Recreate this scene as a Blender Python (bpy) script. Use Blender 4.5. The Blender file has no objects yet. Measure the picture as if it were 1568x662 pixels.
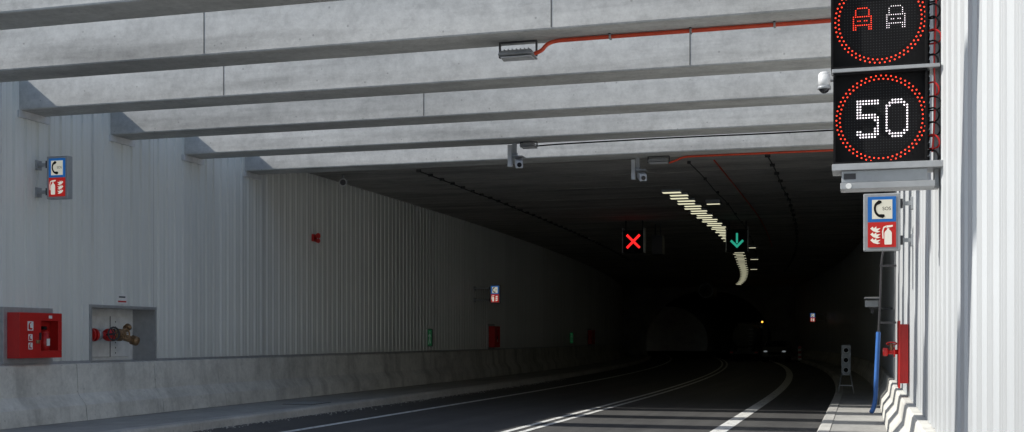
import bpy, bmesh, math, random
from mathutils import Vector, Matrix
random.seed(7)
scene=bpy.context.scene
col=scene.collection
rad=math.radians

# ------------------------------------------------------------------ materials
def newmat(name):
    m=bpy.data.materials.new(name); m.use_nodes=True
    nt=m.node_tree; b=nt.nodes['Principled BSDF']
    return m,nt,b
def N(nt,t,**k):
    n=nt.nodes.new(t)
    for a,v in k.items(): setattr(n,a,v)
    return n
def ramp(nt,src,stops):
    r=N(nt,'ShaderNodeValToRGB')
    while len(r.color_ramp.elements)<len(stops): r.color_ramp.elements.new(0.5)
    for e,(p,c) in zip(r.color_ramp.elements,stops):
        e.position=p; e.color=(c[0],c[1],c[2],1) if hasattr(c,'__len__') else (c,c,c,1)
    nt.links.new(src,r.inputs[0]); return r
def noise(nt,scale=(1,1,1),s=5,det=6,rough=.6):
    tc=N(nt,'ShaderNodeTexCoord'); mp=N(nt,'ShaderNodeMapping')
    mp.inputs['Scale'].default_value=scale
    nt.links.new(tc.outputs['Object'],mp.inputs[0])
    n=N(nt,'ShaderNodeTexNoise'); n.inputs['Scale'].default_value=s
    n.inputs['Detail'].default_value=det; n.inputs['Roughness'].default_value=rough
    nt.links.new(mp.outputs[0],n.inputs['Vector']); return n.outputs[0]
def mul(nt,a,b,fac=1.0,mode='MULTIPLY'):
    m=N(nt,'ShaderNodeMixRGB',blend_type=mode); m.inputs[0].default_value=fac
    nt.links.new(a,m.inputs[1]); nt.links.new(b,m.inputs[2]); return m.outputs[0]
def bump(nt,b,src,st=.3,dist=.02):
    bp=N(nt,'ShaderNodeBump'); bp.inputs['Strength'].default_value=st; bp.inputs['Distance'].default_value=dist
    nt.links.new(src,bp.inputs['Height']); nt.links.new(bp.outputs[0],b.inputs['Normal'])
def plain(name,c,rough=.5,metal=0,var=.12,vs=6,spec=.5):
    m,nt,b=newmat(name)
    n=noise(nt,s=vs,det=5)
    r=ramp(nt,n,[(.3,[x*(1-var) for x in c]),(.7,[min(1,x*(1+var)) for x in c])])
    nt.links.new(r.outputs[0],b.inputs['Base Color'])
    b.inputs['Roughness'].default_value=rough; b.inputs['Metallic'].default_value=metal
    b.inputs['Specular IOR Level'].default_value=spec
    return m
def emis(name,c,st):
    m,nt,b=newmat(name)
    b.inputs['Base Color'].default_value=(c[0]*.4,c[1]*.4,c[2]*.4,1)
    b.inputs['Emission Color'].default_value=(*c,1); b.inputs['Emission Strength'].default_value=st
    return m
def concrete(name,base,stretch=(1,1,1),streak=None,lo=.72,hi=1.15,pits=True,sl=.62):
    m,nt,b=newmat(name)
    big=noise(nt,stretch,s=.7,det=8,rough=.65)
    r1=ramp(nt,big,[(.3,[x*lo for x in base]),(.5,base),(.72,[min(1,x*hi) for x in base])])
    out=r1.outputs[0]
    fine=noise(nt,(1,1,1),s=14,det=6,rough=.7)
    r2=ramp(nt,fine,[(.3,.82),(.6,1.0)]); out=mul(nt,out,r2.outputs[0],.8)
    mid=noise(nt,(1,1,1),s=3.2,det=8,rough=.75)
    r5=ramp(nt,mid,[(.36,.84),(.5,1.0),(.66,1.12)]); out=mul(nt,out,r5.outputs[0],.8)
    if streak:
        st=noise(nt,streak,s=1.0,det=7,rough=.6)
        r3=ramp(nt,st,[(.3,sl),(.5,.97),(.65,1.0)]); out=mul(nt,out,r3.outputs[0],.75)
    if pits:
        tc=N(nt,'ShaderNodeTexCoord'); v=N(nt,'ShaderNodeTexVoronoi'); v.inputs['Scale'].default_value=5
        nt.links.new(tc.outputs['Object'],v.inputs['Vector'])
        r4=ramp(nt,v.outputs['Distance'],[(.05,.45),(.09,1.0)]); out=mul(nt,out,r4.outputs[0],.6)
    nt.links.new(out,b.inputs['Base Color']); b.inputs['Roughness'].default_value=.88
    bump(nt,b,fine,.35,.01)
    return m

M={}
M['beam']=concrete('beam_concrete',(.60,.60,.575),(.35,1,1.6),streak=(.25,1,3.2),lo=.76,hi=1.2)
M['barrier']=concrete('barrier_concrete',(.70,.69,.64),(1,.6,1),streak=(1,1.6,.2),lo=.72,hi=1.1,sl=.5)
M['walk']=concrete('walkway_concrete',(.38,.375,.355),(1,.4,1),lo=.7,hi=1.2,pits=False)
M['kerb']=concrete('kerb_concrete',(.52,.51,.48),(1,.5,1),lo=.7,hi=1.15)
M['ceil']=concrete('ceiling_concrete',(.50,.485,.46),(.4,1.6,1),streak=(.15,2.2,1),lo=.55,hi=1.25)
M['back']=concrete('retaining_concrete',(.35,.34,.32))
def cladding(name,c):
    m,nt,b=newmat(name)
    n=noise(nt,(1,2.2,.12),s=.9,det=6,rough=.6)
    r=ramp(nt,n,[(.3,[x*.93 for x in c]),(.5,c),(.7,[x*1.04 for x in c])])
    n2=noise(nt,(1,6,.35),s=1.2,det=7,rough=.65)
    r2=ramp(nt,n2,[(.28,.88),(.5,1)])
    out=mul(nt,r.outputs[0],r2.outputs[0],.6)
    tc=N(nt,'ShaderNodeTexCoord'); sp=N(nt,'ShaderNodeSeparateXYZ'); nt.links.new(tc.outputs['Object'],sp.inputs[0])
    dv=N(nt,'ShaderNodeMath',operation='DIVIDE'); dv.inputs[1].default_value=1.2; nt.links.new(sp.outputs[1],dv.inputs[0])
    fl=N(nt,'ShaderNodeMath',operation='FLOOR'); nt.links.new(dv.outputs[0],fl.inputs[0])
    wn=N(nt,'ShaderNodeTexWhiteNoise',noise_dimensions='1D'); nt.links.new(fl.outputs[0],wn.inputs['W'])
    mr2=N(nt,'ShaderNodeMapRange'); mr2.inputs[3].default_value=.95; mr2.inputs[4].default_value=1.03; nt.links.new(wn.outputs[0],mr2.inputs[0])
    out=mul(nt,out,mr2.outputs[0],1)
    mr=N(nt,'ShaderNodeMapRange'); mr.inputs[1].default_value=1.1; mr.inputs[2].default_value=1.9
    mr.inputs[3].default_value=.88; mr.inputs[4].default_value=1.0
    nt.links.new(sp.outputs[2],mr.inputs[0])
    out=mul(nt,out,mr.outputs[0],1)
    nt.links.new(out,b.inputs['Base Color']); b.inputs['Roughness'].default_value=.42
    b.inputs['Specular IOR Level'].default_value=.4
    return m
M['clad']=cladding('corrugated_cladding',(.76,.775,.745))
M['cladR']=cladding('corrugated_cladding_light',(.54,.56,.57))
m,nt,b=newmat('asphalt')
n1=noise(nt,(1.6,.03,1),s=1.1,det=7,rough=.65); r1=ramp(nt,n1,[(.3,(.060,.059,.059)),(.5,(.080,.079,.077)),(.7,(.105,.103,.10))])
n3=noise(nt,(1,.6,1),s=1.3,det=8,rough=.7); r3=ramp(nt,n3,[(.35,.75),(.55,1.0)])
n2=noise(nt,s=45,det=4); r2=ramp(nt,n2,[(.3,.6),(.7,1.3)])
nt.links.new(mul(nt,mul(nt,r1.outputs[0],r3.outputs[0],.8),r2.outputs[0],.8),b.inputs['Base Color'])
b.inputs['Roughness'].default_value=.68; bump(nt,b,n2,.5,.01); M['asph']=m
m,nt,b=newmat('road_paint')
n1=noise(nt,(1,.5,1),s=9,det=8,rough=.75); r1=ramp(nt,n1,[(.36,(.28,.28,.27)),(.5,(.74,.74,.71))])
nt.links.new(r1.outputs[0],b.inputs['Base Color']); b.inputs['Roughness'].default_value=.7; M['paint']=m
m,nt,b=newmat('ground_soil')
n1=noise(nt,s=.4,det=8); r1=ramp(nt,n1,[(.3,(.12,.11,.08)),(.7,(.2,.19,.14))])
nt.links.new(r1.outputs[0],b.inputs['Base Color']); b.inputs['Roughness'].default_value=.95; M['soil']=m
M['galv']=plain('galvanised_steel',(.42,.43,.44),.45,.4)
M['gray']=plain('gray_enclosure',(.36,.38,.40),.4,.1)
M['lgray']=plain('light_gray_paint',(.62,.63,.64),.4)
M['niche']=plain('niche_lining_paint',(.74,.75,.74),.5)
M['dark']=plain('dark_steel',(.05,.05,.055),.5,.2)
M['dgray']=plain('dark_gray_paint',(.12,.12,.11),.6)  # even dark gray for vehicle bodies, wheel rims and fan casing
M['black']=plain('matte_black',(.010,.010,.011),.8,spec=.15)
M['cable']=plain('cable_sheath',(.05,.05,.05),.7)
M['seam']=plain('joint_shadow_gap',(.13,.128,.12),.9)
M['cseam']=plain('ceiling_board_mark',(.30,.29,.27),.9)
M['red']=plain('red_enamel',(.55,.02,.018),.35,0,.08)
M['orangered']=plain('red_conduit_plastic',(.70,.08,.03),.45)
M['blueP']=plain('blue_pipe_plastic',(.05,.17,.5),.4)
M['brass']=plain('bronze_valve',(.30,.19,.10),.4,.5,.3,20)
M['white']=plain('white_label',(.8,.8,.78),.5,0,.03)
M['lens']=plain('camera_lens_glass',(.02,.02,.025),.08)
M['tyre']=plain('tyre_rubber',(.02,.02,.02),.8)
M['glass']=plain('vehicle_glass',(.02,.025,.03),.1)
M['led_r']=emis('led_red_orange',(1,.055,.02),1.7)
M['led_w']=emis('led_white',(1,.93,.98),1.6)
M['led_off']=plain('unlit_led',(.045,.045,.05),.6,spec=.2)
M['sx']=emis('signal_red',(1,.02,.02),1.3)
M['sg']=emis('signal_green',(.05,.75,.5),.42)
M['lamp']=emis('tunnel_lamp_glow',(1,.96,.66),.85)
M['beacon']=emis('amber_beacon',(1,.45,.05),3)
M['head']=emis('headlamp_glow',(.85,.95,1),.16)
M['exitg']=emis('exit_sign_green',(.05,.4,.15),.08)
M['sosw']=emis('sign_white_panel',(1,.97,.82),.35)
M['sosb']=emis('sign_blue_panel',(.01,.18,.62),.35)
M['sosr']=emis('sign_red_panel',(.7,.02,.015),.35)
M['icon']=emis('sign_icon_white',(1,.97,.85),.45)

# ------------------------------------------------------------------ helpers
def off(y): return -(max(0,y-30))**2/800
def empty(name,loc=(0,0,0)):
    e=bpy.data.objects.new(name,None); e.location=loc; e.empty_display_size=.2; col.objects.link(e); return e
def par(o,p):
    if p is not None:
        o.parent=p; o.matrix_parent_inverse=Matrix.Translation(p.location).inverted()
    return o
def mesh(name,vs,fs,mat,p=None,bev=0,smooth=False):
    me=bpy.data.meshes.new(name); me.from_pydata([tuple(v) for v in vs],[],fs); me.update()
    bm=bmesh.new(); bm.from_mesh(me); bmesh.ops.recalc_face_normals(bm,faces=bm.faces); bm.to_mesh(me); bm.free()
    me.materials.append(mat)
    if smooth:
        for f in me.polygons: f.use_smooth=True
    o=bpy.data.objects.new(name,me); col.objects.link(o)
    if bev:
        md=o.modifiers.new('bevel','BEVEL'); md.width=bev; md.segments=2; md.limit_method='ANGLE'
    return par(o,p)
def box(name,x0,x1,y0,y1,z0,z1,mat,p=None,bev=0):
    v=[(x,y,z) for x in(x0,x1) for y in(y0,y1) for z in(z0,z1)]
    f=[(0,1,3,2),(4,6,7,5),(0,4,5,1),(2,3,7,6),(0,2,6,4),(1,5,7,3)]
    return mesh(name,v,f,mat,p,bev)
def cyl(name,a,b,r,mat,p=None,seg=20,r2=None):
    a=Vector(a);b=Vector(b);d=(b-a).normalized(); r2=r if r2 is None else r2
    t=Vector((0,0,1)) if abs(d.z)<.9 else Vector((1,0,0))
    u=d.cross(t).normalized(); w=d.cross(u)
    vs=[];fs=[]
    for i in range(seg):
        an=2*math.pi*i/seg; q=u*math.cos(an)+w*math.sin(an)
        vs+= [a+q*r,b+q*r2]
    for i in range(seg):
        j=(i+1)%seg; fs.append((2*i,2*j,2*j+1,2*i+1))
    fs.append(tuple(2*i for i in range(seg))[::-1]); fs.append(tuple(2*i+1 for i in range(seg)))
    o=mesh(name,vs,fs,mat,p)
    for f in o.data.polygons:
        if len(f.vertices)==4: f.use_smooth=True
    return o
def tube(name,pts,r,mat,p=None,smooth=True):
    c=bpy.data.curves.new(name,'CURVE'); c.dimensions='3D'; c.bevel_depth=r; c.bevel_resolution=3; c.use_fill_caps=True
    if smooth:
        s=c.splines.new('NURBS'); s.points.add(len(pts)-1); s.order_u=3; s.use_endpoint_u=True
    else:
        s=c.splines.new('POLY'); s.points.add(len(pts)-1)
    for q,pt in zip(s.points,pts): q.co=(*pt,1)
    c.materials.append(mat)
    o=bpy.data.objects.new(name,c); col.objects.link(o); return par(o,p)
def ball(name,c,r,mat,p=None,sc=(1,1,1)):
    bm=bmesh.new(); bmesh.ops.create_uvsphere(bm,u_segments=20,v_segments=12,radius=r)
    vs=[(v.co.x*sc[0]+c[0],v.co.y*sc[1]+c[1],v.co.z*sc[2]+c[2]) for v in bm.verts]
    fs=[tuple(v.index for v in f.verts) for f in bm.faces]; bm.free()
    return mesh(name,vs,fs,mat,p,smooth=True)
def ring(name,c,n,R,r,mat,p=None,seg=24):
    n=Vector(n).normalized(); t=Vector((0,0,1)) if abs(n.z)<.9 else Vector((1,0,0))
    u=n.cross(t).normalized(); w=n.cross(u); c=Vector(c)
    vs=[];fs=[]
    for i in range(seg):
        a=2*math.pi*i/seg; e=u*math.cos(a)+w*math.sin(a)
        for j in range(8):
            b=2*math.pi*j/8; vs.append(c+e*(R+r*math.cos(b))+n*r*math.sin(b))
    for i in range(seg):
        for j in range(8):
            i2=(i+1)%seg;j2=(j+1)%8; fs.append((i*8+j,i2*8+j,i2*8+j2,i*8+j2))
    return mesh(name,vs,fs,mat,p,smooth=True)
def poly(name,pts,fn,mat,p=None):
    return mesh(name,[fn(a,b) for a,b in pts],[tuple(range(len(pts)))],mat,p)
def ysteps(y0,y1):
    ys=[y0]; y=y0
    while y<y1-1e-6:
        y=min(y1, y+(6 if y<30 else 2.5))
        if ys[-1]<30<y: y=30
        ys.append(y)
    return ys
def sweep(name,prof,y0,y1,mat,p=None,closed=True,bev=0,ys=None):
    ys=ys or ysteps(y0,y1); n=len(prof); vs=[];fs=[]
    for y in ys:
        for x,z in prof: vs.append((x+off(y),y,z))
    for i in range(len(ys)-1):
        for j in range(n if closed else n-1):
            k=(j+1)%n; fs.append((i*n+j,i*n+k,(i+1)*n+k,(i+1)*n+j))
    if closed:
        fs.append(tuple(range(n))); fs.append(tuple(range((len(ys)-1)*n,len(ys)*n))[::-1])
    return mesh(name,vs,fs,mat,p,bev)
PROF=[(0,0),(.30,0),(.32,-.15),(.34,0),(.64,0),(.70,-1),(.90,-1),(.96,0)]
PROFR=[(0,0),(.15,0),(.165,-.2),(.18,0),(.32,0),(.335,-.2),(.35,0),(.5,0),(.58,-1),(.70,-1),(.715,-.8),(.73,-1),(.88,-1),(.96,0)]
def corr_parts(X,s,y0,y1,z0,z1,pitch,depth,vs,fs,prof=PROF):
    k=math.floor(y0/pitch); pts=[]
    while k*pitch<y1:
        for t,d in prof:
            y=(k+t)*pitch
            if y0<=y<=y1: pts.append((y,d*depth))
        k+=1
    if pts[0][0]>y0: pts.insert(0,(y0,pts[0][1]))
    if pts[-1][0]<y1: pts.append((y1,pts[-1][1]))
    b=len(vs)
    for y,d in pts:
        x=X+off(y)+s*d
        vs.append((x,y,z0)); vs.append((x,y,z1))
    for i in range(len(pts)-1):
        fs.append((b+2*i,b+2*i+2,b+2*i+3,b+2*i+1))

# ------------------------------------------------------------------ setting
XL,XR=-13.4,.65
BB=5.38; BT=6.20; CZ=5.77; TE=98; WT=5.9; YR=5.0; WLOW=3.2
Y0=-40
box('ground',-1500,1500,-1500,1500,-.4,-.06,M['soil'])
sweep('road',[(-11.05,0),(-.65,0),(-.65,-.05),(-11.05,-.05)],Y0,150,M['asph'])
mk=empty('road_markings',(-5,20,0))
def line(name,x,w,y0=Y0,y1=135):
    sweep(name,[(x-w/2,.005),(x+w/2,.005)],y0,y1,M['paint'],mk,closed=False)
line('edge_line_a',-9.4,.17); line('edge_line_b',-2.35,.27)
line('double_line_a',-5.83,.12); line('double_line_b',-5.55,.12)
w=empty('walkway',(-12,20,0))
sweep('slab',[(-14.1,-.05),(-14.1,.145),(-11.32,.145),(-11.32,-.05)],Y0,TE,M['walk'],w)
k=empty('kerb',(-11.2,20,0))
y=Y0;i=0
while y<TE:
    sweep('kerbstone_%d'%i,[(-11.315,-.04),(-11.315,.155),(-11.05,.155),(-11.02,.12),(-11.0,-.04)],y,min(y+1.99,TE),M['kerb'],k,ys=[y,min(y+1.992,TE)]); y+=2; i+=1
vs=[];fs=[]
for i in range(900):
    y=random.uniform(13,45); x=-11.0+abs(random.gauss(0,.16))+off(y); r=random.uniform(.008,.028)
    b_=len(vs); a=random.uniform(0,3)
    for q in range(3): vs.append((x+r*math.cos(a+2.1*q),y+r*math.sin(a+2.1*q),.003))
    vs.append((x,y,r*.9)); fs+=[(b_,b_+1,b_+3),(b_+1,b_+2,b_+3),(b_+2,b_,b_+3)]
mesh('gravel',vs,fs,M['kerb'])
w=empty('walkway',(0,20,0))
sweep('slab',[(-.48,-.05),(-.48,.145),(1.1,.145),(1.1,-.05)],Y0,TE,M['walk'],w)
k=empty('kerb',(-.6,20,0))
y=Y0;i=0
while y<TE:
    sweep('kerbstone_%d'%i,[(-.7,-.04),(-.68,.12),(-.65,.155),(-.485,.155),(-.485,-.04)],y,min(y+1.99,TE),M['kerb'],k,ys=[y,min(y+1.992,TE)]); y+=2; i+=1
def barrier(pr,core,p):
    y=Y0+.4;i=0
    while y<TE:
        y2=min(y+2.385,TE)
        sweep('segment_%d'%i,pr,y,y2,M['barrier'],p,ys=[y,y2]); y+=2.4; i+=1
    sweep('core',core,Y0+.4,TE,M['seam'],p)
b1=empty('concrete_barrier',(XL,20,0)); X=XL
barrier([(X-.55,.15),(X-.55,1.15),(X+.06,1.15),(X+.08,1.13),(X+.11,.62),(X+.27,.42),(X+.30,.15)],
        [(X-.5,.15),(X-.5,1.1),(X+.02,1.1),(X+.05,.6),(X+.2,.4),(X+.2,.15)],b1)
b2=empty('concrete_barrier',(XR,20,0)); X=XR
RZ=.74
barrier([(X+.5,.15),(X+.5,RZ),(X-.09,RZ),(X-.11,RZ-.03),(X-.14,.50),(X-.26,.34),(X-.28,.15)],
        [(X+.45,.15),(X+.45,RZ-.05),(X-.02,RZ-.05),(X-.08,.48),(X-.18,.3),(X-.18,.15)],b2)
wl=empty('corrugated_wall',(XL,20,1)); vs=[];fs=[]
NY0,NY1,NZ=18.5,20.5,2.16
corr_parts(XL,1,Y0,YR,1.155,WLOW,.30,.035,vs,fs)  # unseen near wall section, kept low to let in more sky and sun
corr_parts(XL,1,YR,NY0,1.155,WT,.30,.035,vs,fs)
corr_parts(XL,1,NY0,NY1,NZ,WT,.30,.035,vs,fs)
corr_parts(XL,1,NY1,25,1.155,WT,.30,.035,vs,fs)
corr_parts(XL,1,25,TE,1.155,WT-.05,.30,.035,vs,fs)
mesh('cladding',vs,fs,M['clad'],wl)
sweep('backing_low',[(-14.9,-.1),(-14.9,WLOW),(-14.0,WLOW),(-14.0,-.1)],Y0,YR-.01,M['back'],wl)
sweep('backing',[(-14.9,-.1),(-14.9,WT),(-14.0,WT),(-14.0,-.1)],YR,TE+50,M['back'],wl)
sweep('foot_trim',[(XL-.05,1.152),(XL-.05,1.20),(XL+.012,1.20),(XL+.03,1.152)],Y0,NY0-.06,M['galv'],wl)
sweep('foot_trim_b',[(XL-.05,1.152),(XL-.05,1.20),(XL+.012,1.20),(XL+.03,1.152)],NY1+.06,TE,M['galv'],wl)
box('coping',-15,-13.36,YR,25,WT+.002,WT+.06,M['back'],wl)
box('coping_low',-15,-13.36,Y0,YR-.01,WLOW+.002,WLOW+.12,M['back'],wl)
wr=empty('corrugated_wall',(XR,20,1)); vs=[];fs=[]
corr_parts(XR,-1,Y0,25,RZ+.005,WT+.3,.60,.05,vs,fs,PROFR)
corr_parts(XR,-1,25,TE,RZ+.005,WT-.05,.30,.035,vs,fs)
mesh('cladding',vs,fs,M['cladR'],wr)
sweep('backing',[(1.2,-.1),(1.2,WT),(2.1,WT),(2.1,-.1)],Y0,TE+50,M['back'],wr)
box('coping',.62,2.2,Y0,25,WT+.302,WT+.42,M['back'],wr)
JX={0:(-11.2,-3.4),1:(-12.6,-8.45,-3.65),2:(-9.6,-2.3),3:(-7.2,)}
for kk in (-2,0,1,2,3,4,5):
    yb=11.6+2.5*kk if kk>=0 else 6.7  # negative index: unseen wider beam, added for its shadow band on the right wall
    wd=.65 if kk>=0 else .8
    e=empty('concrete_beam',(-6,yb,BB))
    box('span',-14.0,1.2,yb,yb+wd,BB,BT,M['beam'],e,.025)
    for n,jx in enumerate(JX.get(kk,())):
        box('form_joint_%d'%n,jx-.006,jx+.006,yb-.003,yb+.003,BB+.03,BT-.03,M['seam'],e)
    box('end_flashing',XL-.06,XL+.035,yb-.05,yb+wd+.07,BB-.12,BB-.002,M['lgray'],e,.004)
cl=empty('tunnel_ceiling',(-6,60,CZ))
box('slab',-45,14,25.0,TE+60,CZ,CZ+1.2,M['ceil'],cl)
for i in range(0,30):
    y=27.4+i*2.45
    box('board_joint_%d'%i,-19.5,.6,y,y+.03,CZ-.012,CZ+.01,M['cseam'],cl)
hw=empty('tunnel_headwall',(-12,TE,0))
cx,cz,rx,rz=-12.1,1.2,5.1,4.3
vs=[];fs=[];nseg=40
for i in range(nseg+1):
    a=rad(-16+212*i/nseg); c,s=math.cos(a),math.sin(a)
    x,z=cx+rx*c,cz+rz*s
    t=min((9/abs(c)) if abs(c)>1e-6 else 1e9,((CZ+.1-cz)/s) if s>1e-6 else 1e9,((cz+.05)/-s) if s<-1e-6 else 1e9)
    t=max(t,1.001*math.hypot(rx*c,rz*s))
    vs+=[(x,TE,z),(cx+t*c,TE,cz+t*s)]
for i in range(nseg): fs.append((2*i,2*i+1,2*i+3,2*i+2))
mesh('face',vs,fs,M['back'],hw)
vs=[];fs=[]; yy=[TE+6*i for i in range(9)]
for y in yy:
    for i in range(nseg+1):
        a=rad(-16+212*i/nseg); vs.append((cx+rx*math.cos(a)+off(y)-off(TE),y,cz+rz*math.sin(a)))
for j in range(len(yy)-1):
    for i in range(nseg): q=j*(nseg+1)+i; fs.append((q,q+1,q+nseg+2,q+nseg+1))
mesh('bore_lining',vs,fs,M['back'],hw,smooth=True)
box('end_closure',-45,14,150,150.4,-.1,7,M['back'],hw)  # unseen end wall, added to keep outside light out of the bore

# ------------------------------------------------------------------ SOS signs
def sos_sign(x0,x1,z0,z1,yf,mirror=False,arm=None):
    e=empty('emergency_phone_sign',((x0+x1)/2,yf,(z0+z1)/2))
    W=x1-x0;H=z1-z0
    box('housing',x0,x1,yf,yf+.13,z0,z1,M['gray'],e,.012)
    mg=.12*W
    a0,a1,b0,b1=x0+mg,x1-mg,z0+mg*.8,z1-mg*.8; mid=(b0+b1)/2
    box('panel_blue',a0,a1,yf-.008,yf-.001,mid+.004,b1,M['sosb'],e)
    box('panel_red',a0,a1,yf-.008,yf-.001,b0,mid-.004,M['sosr'],e)
    w=a1-a0;h=b1-mid
    box('panel_white',a0+w*.15,a1-w*.13,yf-.012,yf-.009,mid+h*.12,b1-h*.12,M['sosw'],e)
    def F(px,pz,r=0):
        c_,s_=math.cos(r),math.sin(r)
        return lambda a,b:(px+a*c_-b*s_,yf-.016,pz+a*s_+b*c_)
    # handset: curved grip with ear and mouth pieces
    r0=h*.30; out=[];inn=[]
    for i in range(13):
        a=rad(110+140*i/12); out.append((r0*.80*math.cos(a),r0*1.1*math.sin(a)))
    for i in range(13):
        a=rad(240-120*i/12); inn.append((r0*.52*math.cos(a),r0*.72*math.sin(a)))
    full=out+[(.02*w,-r0*1.22),(.11*w,-r0*1.05),(.10*w,-r0*.78),(0,-r0*.66)]+inn+[(0,r0*.66),(.10*w,r0*.78),(.11*w,r0*1.05),(.02*w,r0*1.22)]
    poly('handset_icon',full,F(a0+w*.44,mid+h*.5,rad(12 if not mirror else 12)),M['black'],e)
    t=bpy.data.curves.new('sos_text','FONT'); t.body='SOS'; t.size=w*.18; t.align_x='CENTER'; t.materials.append(M['black'])
    to=bpy.data.objects.new('sos_text',t); to.location=(a0+w*.67,yf-.016,mid+h*.46); to.rotation_euler=(rad(90),0,0); col.objects.link(to); par(to,e)
    s=-1 if mirror else 1
    ex=(a0+a1)/2 - s*w*.22; fx=(a0+a1)/2+s*w*.22
    poly('extinguisher_body_icon',[(-.115*w,-.40*h),(.115*w,-.40*h),(.13*w,-.36*h),(.13*w,.06*h),(.10*w,.13*h),(.04*w,.18*h),(.04*w,.24*h),(-.04*w,.24*h),(-.04*w,.18*h),(-.10*w,.13*h),(-.13*w,.06*h),(-.13*w,-.36*h)],F(ex,b0+.5*h),M['icon'],e)
    poly('extinguisher_lever_icon',[(-.06*w,.26*h),(.16*w,.30*h),(.17*w,.37*h),(-.06*w,.35*h)],F(ex,b0+.5*h),M['icon'],e)
    poly('extinguisher_hose_icon',[(-.07*w,.35*h),(-.07*w,.29*h),(-.14*w,.25*h),(-.17*w,.12*h),(-.155*w,-.16*h),(-.20*w,-.16*h),(-.215*w,.12*h),(-.17*w,.30*h)],F(ex,b0+.5*h),M['icon'],e)
    fl_=[(-.19*w,-.04*h),(-.06*w,-.11*h),(.10*w,-.11*h),(.19*w,-.04*h),(.08*w,-.04*h),(.16*w,.09*h),(.02*w,.02*h),(-.01*w,.11*h),(-.07*w,.0),(-.13*w,.06*h)]
    for n in range(3):
        poly('flame_icon_%d'%n,[(q*(-s),r) for q,r in fl_],F(fx,b0+(.26+.23*n)*h,rad(18*s)),M['icon'],e)
    if arm is not None:
        for zz in (z0+.18*H,z1-.18*H):
            xa,xb=sorted(((x1 if arm>x1 else x0),arm))
            box('arm_%.2f'%zz,xa,xb,yf+.03,yf+.09,zz-.025,zz+.025,M['gray'],e)
            box('mount_%.2f'%zz,arm-.02,arm+.02,yf-.01,yf+.14,zz-.08,zz+.08,M['gray'],e,.004)
            box('hinge_%.2f'%zz,(x1 if arm>x1 else x0-.03),(x1+.03 if arm>x1 else x0),yf+.01,yf+.11,zz-.06,zz+.06,M['dark'],e,.004)
    return e
sos_sign(-13.18,-12.76,3.94,4.66,17.0,False,-13.4)
sos_sign(.02,.49,2.76,3.52,16.5,True,.64)
sos_sign(-12.9,-12.52,2.86,3.52,41,False,-13.5)
sos_sign(-3.15,-2.78,2.6,3.2,77,True,-2.15)

def fire_cabinet(x,y0,y1,z0,z1,detail=True,nm='fire_cabinet'):
    e=empty(nm,(x,(y0+y1)/2,z0))
    d=.26; t=.03
    box('surround_trim',x-.02,x+.045,y0-.09,y1+.07,z0-.09,z1+.09,M['galv'],e,.006)
    box('back_plate',x+.047,x+.07,y0,y1,z0,z1,M['red'],e)
    box('top',x+.071,x+d,y0,y1,z1-t,z1,M['red'],e,.004); box('bottom',x+.071,x+d,y0,y1,z0,z0+t,M['red'],e,.004)
    box('side_a',x+.071,x+d,y0,y0+t,z0+t,z1-t,M['red'],e); box('side_b',x+.071,x+d,y1-t,y1,z0+t,z1-t,M['red'],e)
    f=x+d+.001; L=y1-y0
    ym=y0+L*.50
    box('door_a',f,f+.02,y0,ym,z0,z1,M['red'],e,.004)
    box('door_top',f,f+.02,ym+.002,y1,z1-.13,z1,M['red'],e,.003)
    box('door_bottom',f,f+.02,ym+.002,y1,z0,z0+.12,M['red'],e,.003)
    box('door_edge',f,f+.02,y1-.09,y1,z0+.122,z1-.132,M['red'],e,.003)
    box('door_handle',f+.021,f+.05,ym-.05,ym-.03,z0+.3,z0+.42,M['dark'],e)
    yc=y0+L*.72
    cyl('extinguisher_body',(x+.16,yc,z0+.06),(x+.16,yc,z0+.42),.075,M['red'],e)
    ball('extinguisher_shoulder',(x+.16,yc,z0+.42),.075,M['red'],e,(1,1,.6))
    box('extinguisher_valve',x+.13,x+.19,yc-.06,yc+.03,z0+.47,z0+.53,M['black'],e,.005)
    box('extinguisher_label',x+.237,x+.24,yc-.04,yc+.04,z0+.2,z0+.32,M['white'],e)
    if detail:
        F=lambda a,b:(f+.024,y0+a,z0+b)
        for n,zz in enumerate((.53,.34,.2)):
            s=.07 if n==0 else .05
            yc2=L*.25
            box('pictogram_%d'%n,f+.021,f+.0235,y0+yc2-s,y0+yc2+s,z0+zz-s*1.1,z0+zz+s*1.1,M['white'],e)
            poly('pictogram_mark_%d'%n,[(yc2-s*.7,zz-s*.8),(yc2+s*.5,zz-s*.9),(yc2+s*.7,zz-s*.5),(yc2-s*.1,zz-s*.4),(yc2-s*.2,zz+s*.5),(yc2+s*.4,zz+s*.8),(yc2-s*.2,zz+s*.9),(yc2-s*.7,zz+s*.3)],F,M['red'],e)
        box('inspection_label',f+.021,f+.0235,y0+L*.68,y0+L*.76,z1-.09,z1-.04,M['white'],e)
        box('hydrant_coupling',f-.02,f+.05,ym-.13,ym-.06,z0+.24,z0+.3,M['brass'],e,.01)
    return e
fire_cabinet(XL,16.25,17.32,1.27,2.02)
fire_cabinet(XL+off(43.3),43,43.7,1.25,2.05,False)
fire_cabinet(XL+off(67),66.6,67.4,1.25,2.05,False)

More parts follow.
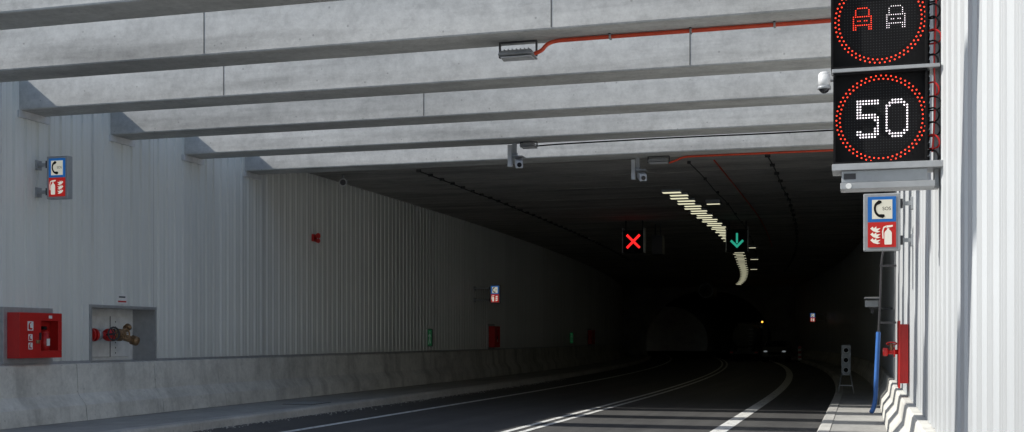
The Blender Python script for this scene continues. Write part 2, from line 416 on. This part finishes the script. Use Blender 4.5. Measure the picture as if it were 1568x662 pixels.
nv=empty('hydrant_niche',(XL,19.5,1.2))
xb=-13.88
box('back_panel',xb-.02,xb,NY0,NY1,1.16,NZ,M['niche'],nv)
box('side_a',xb,XL+.03,NY0-.05,NY0,1.16,NZ+.05,M['galv'],nv); box('side_b',xb,XL+.03,NY1,NY1+.05,1.16,NZ+.05,M['galv'],nv)
box('head',xb,XL+.03,NY0+.001,NY1-.001,NZ,NZ+.05,M['galv'],nv)
box('sill',xb,XL+.03,NY0+.001,NY1-.001,1.152,1.175,M['galv'],nv)
box('door_leaf',xb,xb+.05,18.98,20.3,1.24,2.02,M['niche'],nv,.01)
box('door_seam',xb+.05,xb+.054,19.68,19.70,1.24,2.02,M['dark'],nv)
box('electrical_box',xb,xb+.2,18.52,18.74,1.3,2.05,M['dark'],nv,.01)
for i in range(7): box('perforation_%d'%i,xb+.051,xb+.054,19.85,19.87,1.3+i*.1,1.33+i*.1,M['dark'],nv)
hv=empty('hydrant_valve',(-13.62,19,1.7))
X=-13.5;Z=1.66
cyl('supply_pipe',(X,18.45,Z),(X,19.6,Z),.05,M['red'],hv)
cyl('flange_a',(X,18.60,Z),(X,18.65,Z),.12,M['red'],hv); cyl('flange_b',(X,18.70,Z),(X,18.75,Z),.12,M['red'],hv)
cyl('hose_coupling',(X,18.78,Z),(X,18.88,Z),.095,M['galv'],hv)
ball('valve_body',(X,19.18,Z),.12,M['red'],hv,(1,1.1,1))
cyl('valve_stem',(X,19.05,Z),(X+.22,19.05,Z+.02),.02,M['dark'],hv)
for n,yy_ in enumerate((19.02,19.38)):
    mt=M['dark'] if n==0 else M['brass']
    ring('handwheel_%d'%n,(X+.22,yy_,Z+.02),(1,-.35,0),.12 if n==0 else .09,.016,mt,hv)
    for q in range(3):
        a=rad(60*q+10); rr=.12 if n==0 else .09
        cyl('spoke_%d_%d'%(n,q),(X+.22,yy_-rr*math.cos(a),Z+.02-rr*math.sin(a)),(X+.22,yy_+rr*math.cos(a),Z+.02+rr*math.sin(a)),.009,mt,hv,8)
cyl('valve_stem_b',(X,19.38,Z),(X+.22,19.38,Z+.02),.02,M['brass'],hv)
cyl('brass_flange',(X,19.26,Z),(X,19.31,Z),.12,M['brass'],hv)
ball('brass_body',(X,19.50,Z),.12,M['brass'],hv,(1,1.2,1))
cyl('brass_outlet',(X,19.55,Z-.02),(X+.1,19.82,Z-.1),.065,M['brass'],hv)
cyl('outlet_cap',(X+.08,19.80,Z-.09),(X+.12,19.90,Z-.12),.09,M['brass'],hv)
cyl('brass_upper',(X,19.55,Z),(X,19.75,Z+.13),.05,M['brass'],hv); cyl('upper_cap',(X,19.73,Z+.12),(X,19.80,Z+.16),.07,M['brass'],hv)
lb=empty('warning_label',(XL,19.45,2.35))
box('plate',XL+.003,XL+.009,19.27,19.61,2.24,2.43,M['white'],lb)
for n,(a,b_,zz) in enumerate(((19.34,19.54,2.375),(19.31,19.57,2.29))):
    box('text_row_%d'%n,XL+.0095,XL+.011,a,b_,zz-.014,zz+.014,M['red'] if n==1 else M['dark'],lb)
sd=empty('alarm_sounder',(XL,27.6,4.15))
box('base',XL,XL+.06,27.5,27.7,4.06,4.24,M['red'],sd,.01)
cyl('horn_upper',(XL+.06,27.6,4.19),(XL+.17,27.55,4.2),.035,M['red'],sd,16,.07)
cyl('horn_lower',(XL+.06,27.6,4.08),(XL+.17,27.55,4.07),.03,M['red'],sd,16,.06)
for ye in (36,60):
    X=XL+off(ye); e=empty('emergency_exit_sign',(X,ye,1.6))
    box('housing',X,X+.17,ye,ye+.06,1.33,1.9,M['dark'],e,.005)
    box('lit_panel',X+.03,X+.15,ye-.006,ye-.001,1.36,1.87,M['exitg'],e)
    poly('running_figure',[(0,-.2),(.02,-.2),(.04,-.08),(.06,-.18),(.08,-.16),(.06,0),(.05,.08),(.08,.02),(.09,.04),(.06,.14),(.03,.15),(0,.06),(.02,.04),(.03,.08),(.02,-.04)],lambda a,b:(X+.045+a,ye-.009,1.6+b),M['white'],e)
    ball('figure_head',(X+.09,ye-.008,1.8),.018,M['white'],e,(1,.1,1))
# ------------------------------------------------------------------ variable message sign
def disc(vs,fs,x,y,z,r,n=8):
    b=len(vs)
    for i in range(n):
        a=2*math.pi*i/n; vs.append((x+r*math.cos(a),y,z+r*math.sin(a)))
    fs.append(tuple(range(b,b+n)))
YS=10.8
vm=empty('variable_message_sign',(.15,YS,3.9))
pat5=["########","########","##......","##......","##......","#######.","########","......##",".......#",".......#","......##","##....##","########",".######."]
pat0=["..####..",".######.","##....##","#......#","#......#","#......#","#......#","#......#","#......#","#......#","#......#","##....##",".######.","..####.."]
car=["...#####...","..#.....#..","..#.....#..","..#.....#..",".#########.",".#.......#.",".#.##.##.#.",".#.......#.",".#########.",".##.....##.",".##.....##."]
def module(nm,x0,x1,z0,z1,cxm,czm,speed):
    box(nm+'_cabinet',x0,x1,YS+.03,YS+.3,z0,z1,M['black'],vm,.006)
    for k2,(a,b_,c,d) in enumerate(((x0,x1,z1-.018,z1),(x0,x1,z0,z0+.018),(x0,x0+.018,z0+.0185,z1-.0185),(x1-.018,x1,z0+.0185,z1-.0185))):
        box(nm+'_rim_%d'%k2,a,b_,YS-.035,YS+.029,c,d,M['black'],vm)
    yf=YS+.026
    v=[];f=[]
    for R,nn in ((.374,56),(.345,56)):
        for i in range(nn):
            a=2*math.pi*(i+(.5 if R<.36 else 0))/nn; disc(v,f,cxm+R*math.cos(a),yf-.004,czm+R*math.sin(a),.0074)
    mesh(nm+'_red_ring',v,f,M['led_r'],vm)
    lit=set(); P=.0243
    vw=[];fw=[];vr=[];fr=[]
    if speed:
        for pat,gx in ((pat5,-9),(pat0,1)):
            for r,row in enumerate(pat):
                for c,ch in enumerate(row):
                    if ch=='#':
                        gx2=gx+c; gz=7-r; lit.add((gx2,gz))
                        disc(vw,fw,cxm+(gx2+.5)*P+.01,yf-.004,czm+(gz-.5)*P,.0078)
    else:
        P2=.0185
        for r,row in enumerate(car):
            for c,ch in enumerate(row):
                if ch=='#':
                    disc(vr,fr,cxm-.035-(11-c)*P2,yf-.004,czm+(6-r)*P2,.0052)
                    disc(vw,fw,cxm+.04+c*P2,yf-.004,czm+(6-r)*P2,.0042)
    if vw: mesh(nm+'_white_leds',vw,fw,M['led_w'],vm)
    if vr: mesh(nm+'_red_leds',vr,fr,M['led_r'],vm)
    vo=[];fo=[]
    for i in range(-14,15):
        for j in range(-14,15):
            if (i,j) in lit: continue
            x=(i+.5)*P+.01; z=(j-.5)*P
            if math.hypot(x,z)<.315: disc(vo,fo,cxm+x,yf-.002,czm+z,.0045,6)
    mesh(nm+'_unlit_leds',vo,fo,M['led_off'],vm)
    n=14
    for i in range(n):
        zz=z0+(z1-z0)*(i+.3)/n
        box(nm+'_connector_%d'%i,x1,x1+.022,YS+.03,YS+.2,zz,zz+.03,M['black'],vm)
module('speed_module',-.24,.54,3.12,3.915,.16,3.51,True)
module('overtaking_module',-.26,.54,3.95,4.75,.15,4.37,False)
box('shelf_mid',-.25,.64,YS-.05,YS+.3,3.917,3.948,M['galv'],vm,.003)
box('shelf_low',-.25,.68,YS-.06,YS+.32,3.062,3.118,M['galv'],vm,.003)
box('control_box',-.17,.54,YS-.02,YS+.22,2.955,3.06,M['gray'],vm,.005)
box('control_box_label',-.15,-.05,YS-.024,YS-.0205,2.985,3.035,M['dark'],vm)
box('shelf_base',-.18,.60,YS-.04,YS+.24,2.90,2.953,M['galv'],vm,.003)
cyl('base_sticker',(-.11,YS-.041,2.925),(-.11,YS-.044,2.925),.025,M['white'],vm,16)
box('support_post',.60,.64,YS+.1,YS+.24,2.9,5.38,M['galv'],vm,.003)
for i in range(13):
    z=3.22+i*.115+random.uniform(-.02,.02); s=random.uniform(.03,.06)
    if 3.86<z<3.98: continue
    tube('cable_%d'%i,[(.555,YS+.04,z),(.58+s*.3,YS-.01,z+.01),(.60+s,YS-.02,z-.05),(.585+s,YS+.02,z-.12),(.56,YS+.06,z-.11)],.0075,M['red'] if i%4==1 else M['black'],vm)
tube('cable_riser',[(.58,YS+.02,3.2),(.61,YS+.0,3.6),(.59,YS+.02,4.0),(.62,YS,4.5),(.6,YS+.1,5.2)],.008,M['red'],vm)
dc=empty('dome_camera',(-.3,10.72,3.8))
cyl('housing',(-.315,10.74,3.79),(-.315,10.74,3.9),.052,M['lgray'],dc); ball('cap',(-.315,10.74,3.9),.052,M['lgray'],dc,(1,1,.6))
ball('dome',(-.315,10.74,3.785),.046,M['lens'],dc); cyl('skirt',(-.315,10.74,3.775),(-.315,10.74,3.80),.057,M['gray'],dc)
box('arm',-.30,-.24,10.80,10.86,3.86,3.9,M['lgray'],dc)
def floodlight(x,y,zb,w,drop,tilt=0):
    e=empty('floodlight',(x,y,zb))
    z=zb-drop
    v=[(x-w/2,y-.16,z+.01),(x+w/2,y-.16,z+.01),(x+w/2,y+.12,z-.02),(x-w/2,y+.12,z-.02),
       (x-w/2+.03,y-.12,z+.07),(x+w/2-.03,y-.12,z+.07),(x+w/2-.03,y+.10,z+.06),(x-w/2+.03,y+.10,z+.06)]
    mesh('housing',v,[(0,1,2,3),(4,7,6,5),(0,4,5,1),(1,5,6,2),(2,6,7,3),(3,7,4,0)],M['galv'],e,.008)
    box('glass',x-w/2+.03,x+w/2-.03,y-.12,y+.09,z-.022,z-.012,M['lgray'],e)
    for i in range(7):
        xx=x-w/2+.07+i*(w-.14)/6; box('fin_%d'%i,xx-.004,xx+.004,y-.1,y+.08,z+.07,z+.09,M['galv'],e)
    for s in (-1,1):
        box('bracket_leg_%d'%s,x+s*(w/2+.012)-.008,x+s*(w/2+.012)+.008,y-.025,y+.025,z,zb-.012,M['dark'],e)
    box('bracket_bar',x-w/2-.02,x+w/2+.02,y-.025,y+.025,zb-.012,zb-.001,M['dark'],e)
    return e
floodlight(-4.2,14.55,BB,.46,.2)
floodlight(-4.05,24.55,BB,.42,.13)
floodlight(-6.15,22.05,BB,.3,.1)
def boxcam(x,y,zb):
    e=empty('traffic_camera',(x,y,zb))
    box('hanger',x-.04,x+.04,y-.03,y+.03,zb-.2,zb-.001,M['galv'],e,.004)
    box('junction_box',x-.13,x-.05,y-.05,y+.05,zb-.46,zb-.04,M['lgray'],e,.006)
    cyl('pan_head',(x,y,zb-.2),(x,y,zb-.3),.06,M['gray'],e)
    v=[]
    for (dx,dz) in ((-.07,-.07),(.07,-.07),(.07,.07),(-.07,.07)):
        for dy in (-.22,.18): v.append((x+.08+dx-dy*.35,y+dy,zb-.38+dz+dy*.35))
    mesh('camera_body',v,[(0,1,3,2),(2,3,5,4),(4,5,7,6),(6,7,1,0),(0,2,4,6),(1,7,5,3)],M['lgray'],e,.008)
    cyl('lens',(x+.08+.077,y-.22,zb-.457),(x+.08+.085,y-.245,zb-.466),.045,M['lens'],e)
    box('sunshield',x-.0,x+.2,y-.2,y+.1,zb-.285,zb-.275,M['galv'],e)
    return e
boxcam(-6.45,22.1,BB); boxcam(-4.5,24.62,BB)
tube('electrical_conduit',[(-3.97,14.5,5.2),(-3.88,14.5,5.22),(-3.82,14.5,5.3),(-3.72,14.52,5.345),(-3.5,14.53,5.35),(-1,14.53,5.35),(.64,14.53,5.35)],.025,M['orangered'])
tube('electrical_conduit',[(-3.84,24.6,5.24),(-3.7,24.6,5.28),(-3.55,24.6,5.35),(-3.3,24.6,5.355),(-1,24.6,5.355),(.64,24.6,5.355)],.022,M['orangered'])
tube('power_cable',[(-6.0,22.1,5.3),(-5.8,22.2,5.33),(-5,22.2,5.34),(-3,22.2,5.355),(-1.5,22.2,5.34),(.64,22.2,5.36)],.014,M['black'])
for x in (-3,-2,-1,0):
    e=empty('conduit_clip',(x,14.53,5.36)); box('strap',x-.012,x+.012,14.49,14.57,5.318,5.379,M['galv'],e); box('foot',x-.012,x+.012,14.46,14.6,5.372,5.3795,M['dark'],e)
e=empty('security_camera',(-12.7,27.9,5.6))
cyl('mount',(-12.7,27.9,5.769),(-12.7,27.9,5.62),.03,M['gray'],e); cyl('body',(-12.76,28.05,5.62),(-12.62,27.7,5.55),.1,M['lgray'],e); cyl('lens',(-12.62,27.7,5.55),(-12.61,27.675,5.545),.075,M['lens'],e)
def bundle(x,y0,y1,p_,r=.016,cw=.06):
    e=empty('ceiling_cable',(x,y0,CZ))
    tube('cable',[(x+off(y0+i*(y1-y0)/24)+.03*math.sin(i*1.7),y0+i*(y1-y0)/24,CZ-.045-.012*(i%2)) for i in range(25)],r,M['cable'],e)
    y=y0;i=0
    while y<y1:
        xx=x+off(y); box('cleat_%d'%i,xx-cw,xx+cw,y-.025,y+.025,CZ-.07,CZ-.001,M['cable'],e,.01); y+=p_; i+=1
bundle(-10.5,27.5,62,.85); bundle(-2.05,27.5,75,1.5); bundle(-3.9,28,75,3,.012,.04)
tube('electrical_conduit',[(-3.3,27.9,CZ-.03),(-3.3,34,CZ-.03),(-3.4,45,CZ-.03),(-3.9,55,CZ-.03)],.018,M['orangered'])
def lane_signal(x,y,z,kind):
    e=empty('lane_control_signal',(x,y,z)); h=.38
    box('cabinet',x-h,x+h,y+.02,y+.28,z-h,z+h,M['black'],e,.01)
    box('rim_top',x-h,x+h,y-.1,y+.019,z+h-.02,z+h,M['black'],e)
    for s in (-1,1):
        box('side_frame_%d'%s,x+s*h-.012,x+s*h+.012,y-.02,y+.3,z-h-.03,z+h+.1,M['lgray'],e)
        cyl('hanger_%d'%s,(x+s*.3,y+.2,z+h),(x+s*.3,y+.2,CZ),.02,M['dark'],e,10)
    if kind=='x':
        for s in (-1,1):
            a=.23;t=.03; f=lambda p,q:(x+p,y+.012,z+q)
            if s==1: poly('cross_bar_a',[(-a-t,-a+t),(-a+t,-a-t),(a+t,a-t),(a-t,a+t)],f,M['sx'],e)
            else: mesh('cross_bar_b',[(x-a-t,y+.009,z+a-t),(x+a-t,y+.009,z-a-t),(x+a+t,y+.009,z-a+t),(x-a+t,y+.009,z+a+t)],[(0,1,2,3)],M['sx'],e)
    else:
        f=lambda p,q:(x+p,y+.012,z+q)
        poly('arrow_shaft',[(-.035,-.1),(.035,-.1),(.035,.26),(-.035,.26)],f,M['sg'],e)
        poly('arrow_head',[(0,-.27),(.24,-.03),(.19,.03),(.0,-.15),(-.19,.03),(-.24,-.03)],lambda p,q:(x+p,y+.009,z+q),M['sg'],e)
    return e
lane_signal(-7.75,41.5,5.02,'x'); lane_signal(-4.24,42.6,5.06,'arrow')
box_e=empty('equipment_cabinet',(-7.2,43.5,5)); box('body',-7.35,-6.95,43,43.5,4.65,5.35,M['dark'],box_e,.02)
for s in (-7.25,-7.05): cyl('hanger_%.2f'%s,(s,43.2,5.35),(s,43.2,CZ),.02,M['dark'],box_e,8)
def lumx(y): return -5.05-(max(0,y-40))**2/666
e=empty('tunnel_lighting',(-5,60,CZ)); y=33;i=0
while y<92:
    x=lumx(y)+(.05 if i%2 else -.05)-.25*max(0,1-abs(y-66)/20)
    L_=.26 if y<50 else .15; hwid=.25 if y<50 else .25-.07*min(1,(y-50)/30)
    box('luminaire_body_%d'%i,x-hwid-.02,x+hwid+.02,y,y+.30,CZ-.10,CZ-.03,M['gray'],e)
    box('luminaire_lens_%d'%i,x-hwid,x+hwid,y+.02,y+.02+L_,CZ-.108,CZ-.101,M['lamp'],e)
    y+=.72 if y<50 else 1.0; i+=1
for n,(x,y) in enumerate(((-4.3,36),(-4.75,54),(-5.3,62),(-6.1,71))):
    e2=empty('ceiling_lamp',(x,y,CZ)); box('body',x-.22,x+.22,y,y+.5,CZ-.12,CZ-.001,M['gray'],e2,.01); box('diffuser',x-.19,x+.19,y+.06,y+.22,CZ-.13,CZ-.121,M['lamp'],e2)
jf=empty('jet_fan',(-10.9,88,5)); 
cyl('silencer',(-10.9,87,5.05),(-10.9,90,5.05),.5,M['dgray'],jf,32); ring('inlet_bell',(-10.9,86.98,5.05),(0,1,0),.5,.06,M['gray'],jf,32); ball('hub',(-10.9,86.97,5.05),.18,M['dark'],jf)
for s in (-.35,.35): box('hanger_%.1f'%s,-10.9+s-.03,-10.9+s+.03,88,88.2,5.4,CZ,M['dark'],jf)
pp=empty('drain_pipe',(.25,24.1,.15))
tube('blue_pipe',[(.17,24.0,.16),(.25,24.05,.25),(.27,24.1,.9),(.31,24.1,1.72)],.045,M['blueP'],pp)
tube('upper_cable',[(.31,24.1,1.68),(.35,24.1,2.5),(.37,24.1,3.4),(.55,24.1,3.6)],.022,M['dark'],pp)
for z in (1.9,3.0): box('stand_off_%.1f'%z,.33,.64,24.08,24.12,z-.02,z+.02,M['dark'],pp)
rc=empty('fire_hydrant_cabinet',(.6,18.2,1.3))
box('plate',.505,.53,17.9,18.6,.88,1.85,M['red'],rc,.005)
box('case',.53,.64,17.95,18.55,.95,1.80,M['red'],rc)
cyl('outlet_pipe',(.505,18.0,1.40),(.36,18.0,1.40),.035,M['red'],rc); cyl('flange',(.44,18.0,1.4),(.46,18.0,1.4),.075,M['red'],rc)
cyl('cap',(.29,18.0,1.40),(.36,18.0,1.40),.06,M['red'],rc); cyl('valve_bonnet',(.41,18.0,1.40),(.41,18.0,1.52),.025,M['brass'],rc); ring('handwheel',(.41,18,1.52),(0,.3,1),.07,.01,M['red'],rc)
fl=empty('wall_floodlight',(.3,26,2.3))
box('arm',.15,.62,26.1,26.14,2.2,2.24,M['dark'],fl); box('housing',.06,.34,25.95,26.15,2.25,2.4,M['gray'],fl,.02)
mesh('visor',[(.04,25.85,2.43),(.36,25.85,2.43),(.34,26.15,2.47),(.06,26.15,2.47),(.04,25.85,2.42),(.36,25.85,2.42),(.34,26.15,2.45),(.06,26.15,2.45)],[(0,1,2,3),(4,7,6,5),(0,4,5,1),(1,5,6,2),(2,6,7,3),(3,7,4,0)],M['galv'],fl)
box('knuckle',.18,.24,26.05,26.12,2.12,2.25,M['dark'],fl)
st=empty('portable_warning_stand',(-.46,32.6,.15)); sx,sy=-.40,32.6
box('board',sx-.12,sx+.12,sy-.02,sy+.02,.62,1.42,M['gray'],st,.01)
for i,z in enumerate((1.28,1.02,.76)): cyl('lamp_%d'%i,(sx,sy-.021,z),(sx,sy-.04,z),.07,M['black'],st); ring('lamp_hood_%d'%i,(sx,sy-.04,z),(0,1,0),.07,.012,M['lgray'],st)
for s in (-1,1):
    cyl('front_leg_%d'%s,(sx+s*.1,sy,.7),(sx+s*.2,sy-.2,.155),.016,M['galv'],st,8); cyl('rear_leg_%d'%s,(sx+s*.1,sy,.7),(sx+s*.2,sy+.35,.155),.016,M['galv'],st,8)
box('brace',sx-.17,sx+.17,sy-.12,sy-.1,.34,.37,M['galv'],st)
dl=empty('striped_marker_post',(-3.95,81,0))
for i in range(6): box('band_%d'%i,-4.05,-3.85,81,81.05,.1+i*.16,.1+(i+1)*.16-.001,M['red'] if i%2 else M['white'],dl)
box('base',-4.2,-3.7,80.9,81.2,.006,.1,M['tyre'],dl,.02)
dcv=empty('drain_cover',(-11.8,24,.15))
box('frame',-12.2,-11.5,23.6,24.6,.1452,.152,M['dark'],dcv)
for i in range(8): box('bar_%d'%i,-12.15,-11.55,23.66+i*.12,23.7+i*.12,.1525,.16,M['gray'],dcv)
# ------------------------------------------------------------------ vehicles
def wheel(x,y,r,w,e,n):
    cyl('tyre_%d'%n,(x-w/2,y,r),(x+w/2,y,r),r,M['tyre'],e,24); cyl('rim_%d'%n,(x-w/2-.005,y,r),(x+w/2+.005,y,r),r*.55,M['dgray'],e,16)
tk=empty('tanker_truck',(-7.7,88,0)); tx=-7.9
cyl('tank',(tx,84.5,1.75),(tx,89.5,1.75),.85,M['dgray'],tk,32); ball('tank_end',(tx,84.5,1.75),.85,M['dgray'],tk,(1,.3,1)); ball('tank_front',(tx,89.5,1.75),.85,M['dgray'],tk,(1,.3,1))
box('chassis',tx-.5,tx+.5,84.3,92.2,.65,.9,M['dark'],tk); box('rear_bumper',tx-1.0,tx+1.0,84.1,84.2,.5,.7,M['dark'],tk)
box('cab',tx-1.1,tx+1.1,90.2,92.2,.7,2.75,M['dgray'],tk,.12); box('rear_window',tx-.8,tx+.8,90.18,90.199,1.9,2.5,M['glass'],tk)
for n,(dx,yy_) in enumerate(((-.9,85.6),(.9,85.6),(-.9,86.8),(.9,86.8),(-.95,91.3),(.95,91.3))): wheel(tx+dx,yy_,.48,.3,tk,n)
for s in (-1,1): box('tail_lamp_%d'%s,tx+s*.85-.1,tx+s*.85+.1,84.08,84.099,.54,.66,M['red'],tk)
cyl('beacon',(tx+.75,90.6,2.75),(tx+.75,90.6,2.87),.06,M['beacon'],tk,12); cyl('filler_hatch',(tx,87,2.58),(tx,87,2.72),.25,M['dark'],tk)
for i in range(6): box('ladder_rung_%d'%i,tx+.3,tx+.65,84.15,84.18,.9+i*.26,.93+i*.26,M['galv'],tk)
cr=empty('car',(-5.6,83,0)); x0=-5.55
prof=[(80.6,.35),(80.6,.75),(80.9,.9),(81.7,1.0),(82.4,1.42),(83.9,1.45),(84.6,1.05),(84.9,.95),(84.9,.35)]
vs=[(x0+s*(.85 if z<1.2 else .68),y,z) for s in(-1,1) for y,z in prof]; n=len(prof)
mesh('body',vs,[tuple(range(n)),tuple(range(n,2*n))[::-1]]+[(i,(i+1)%n,n+(i+1)%n,n+i) for i in range(n)],M['dgray'],cr,.05)
mesh('windscreen',[(x0-.7,81.72,1.03),(x0+.7,81.72,1.03),(x0+.6,82.33,1.4),(x0-.6,82.33,1.4)],[(0,1,2,3)],M['glass'],cr)
for n,(dx,yy_) in enumerate(((-.75,81.4),(.75,81.4),(-.75,84.1),(.75,84.1))): wheel(x0+dx,yy_,.32,.2,cr,n)
for s in (-1,1): ball('headlamp_%d'%s,(x0+s*.6,80.6,.72),.09,M['head'],cr,(1.4,.3,.6))
box('grille',x0-.4,x0+.4,80.56,80.59,.5,.68,M['black'],cr)

# ------------------------------------------------------------------ light / world / camera
EL=38; AZ=15
w=bpy.data.worlds.new('World'); scene.world=w; w.use_nodes=True
nt=w.node_tree; bg=nt.nodes['Background']
sk=nt.nodes.new('ShaderNodeTexSky'); sk.sky_type='NISHITA'; sk.sun_disc=False
sk.sun_elevation=rad(EL); sk.sun_rotation=rad(270-AZ); nt.links.new(sk.outputs[0],bg.inputs[0]); bg.inputs[1].default_value=.15
L=bpy.data.lights.new('sun','SUN'); L.energy=5; L.angle=rad(.6); L.color=(1,.965,.90)
lo=bpy.data.objects.new('sun',L); col.objects.link(lo); lo.location=(-20,0,30)
d=Vector((math.cos(rad(AZ))*math.cos(rad(EL)),math.sin(rad(AZ))*math.cos(rad(EL)),-math.sin(rad(EL))))
lo.rotation_euler=d.to_track_quat('-Z','Y').to_euler()
c=bpy.data.cameras.new('camera'); co=bpy.data.objects.new('camera',c); col.objects.link(co); scene.camera=co
co.location=(0,0,1.6); co.rotation_euler=(rad(90),0,rad(16.4))
c.sensor_width=36; c.lens=36*1820/1568; c.shift_y=187/1568; c.clip_end=3000; c.clip_start=.05
scene.view_settings.view_transform='Standard'; scene.view_settings.look='None'; scene.view_settings.exposure=0
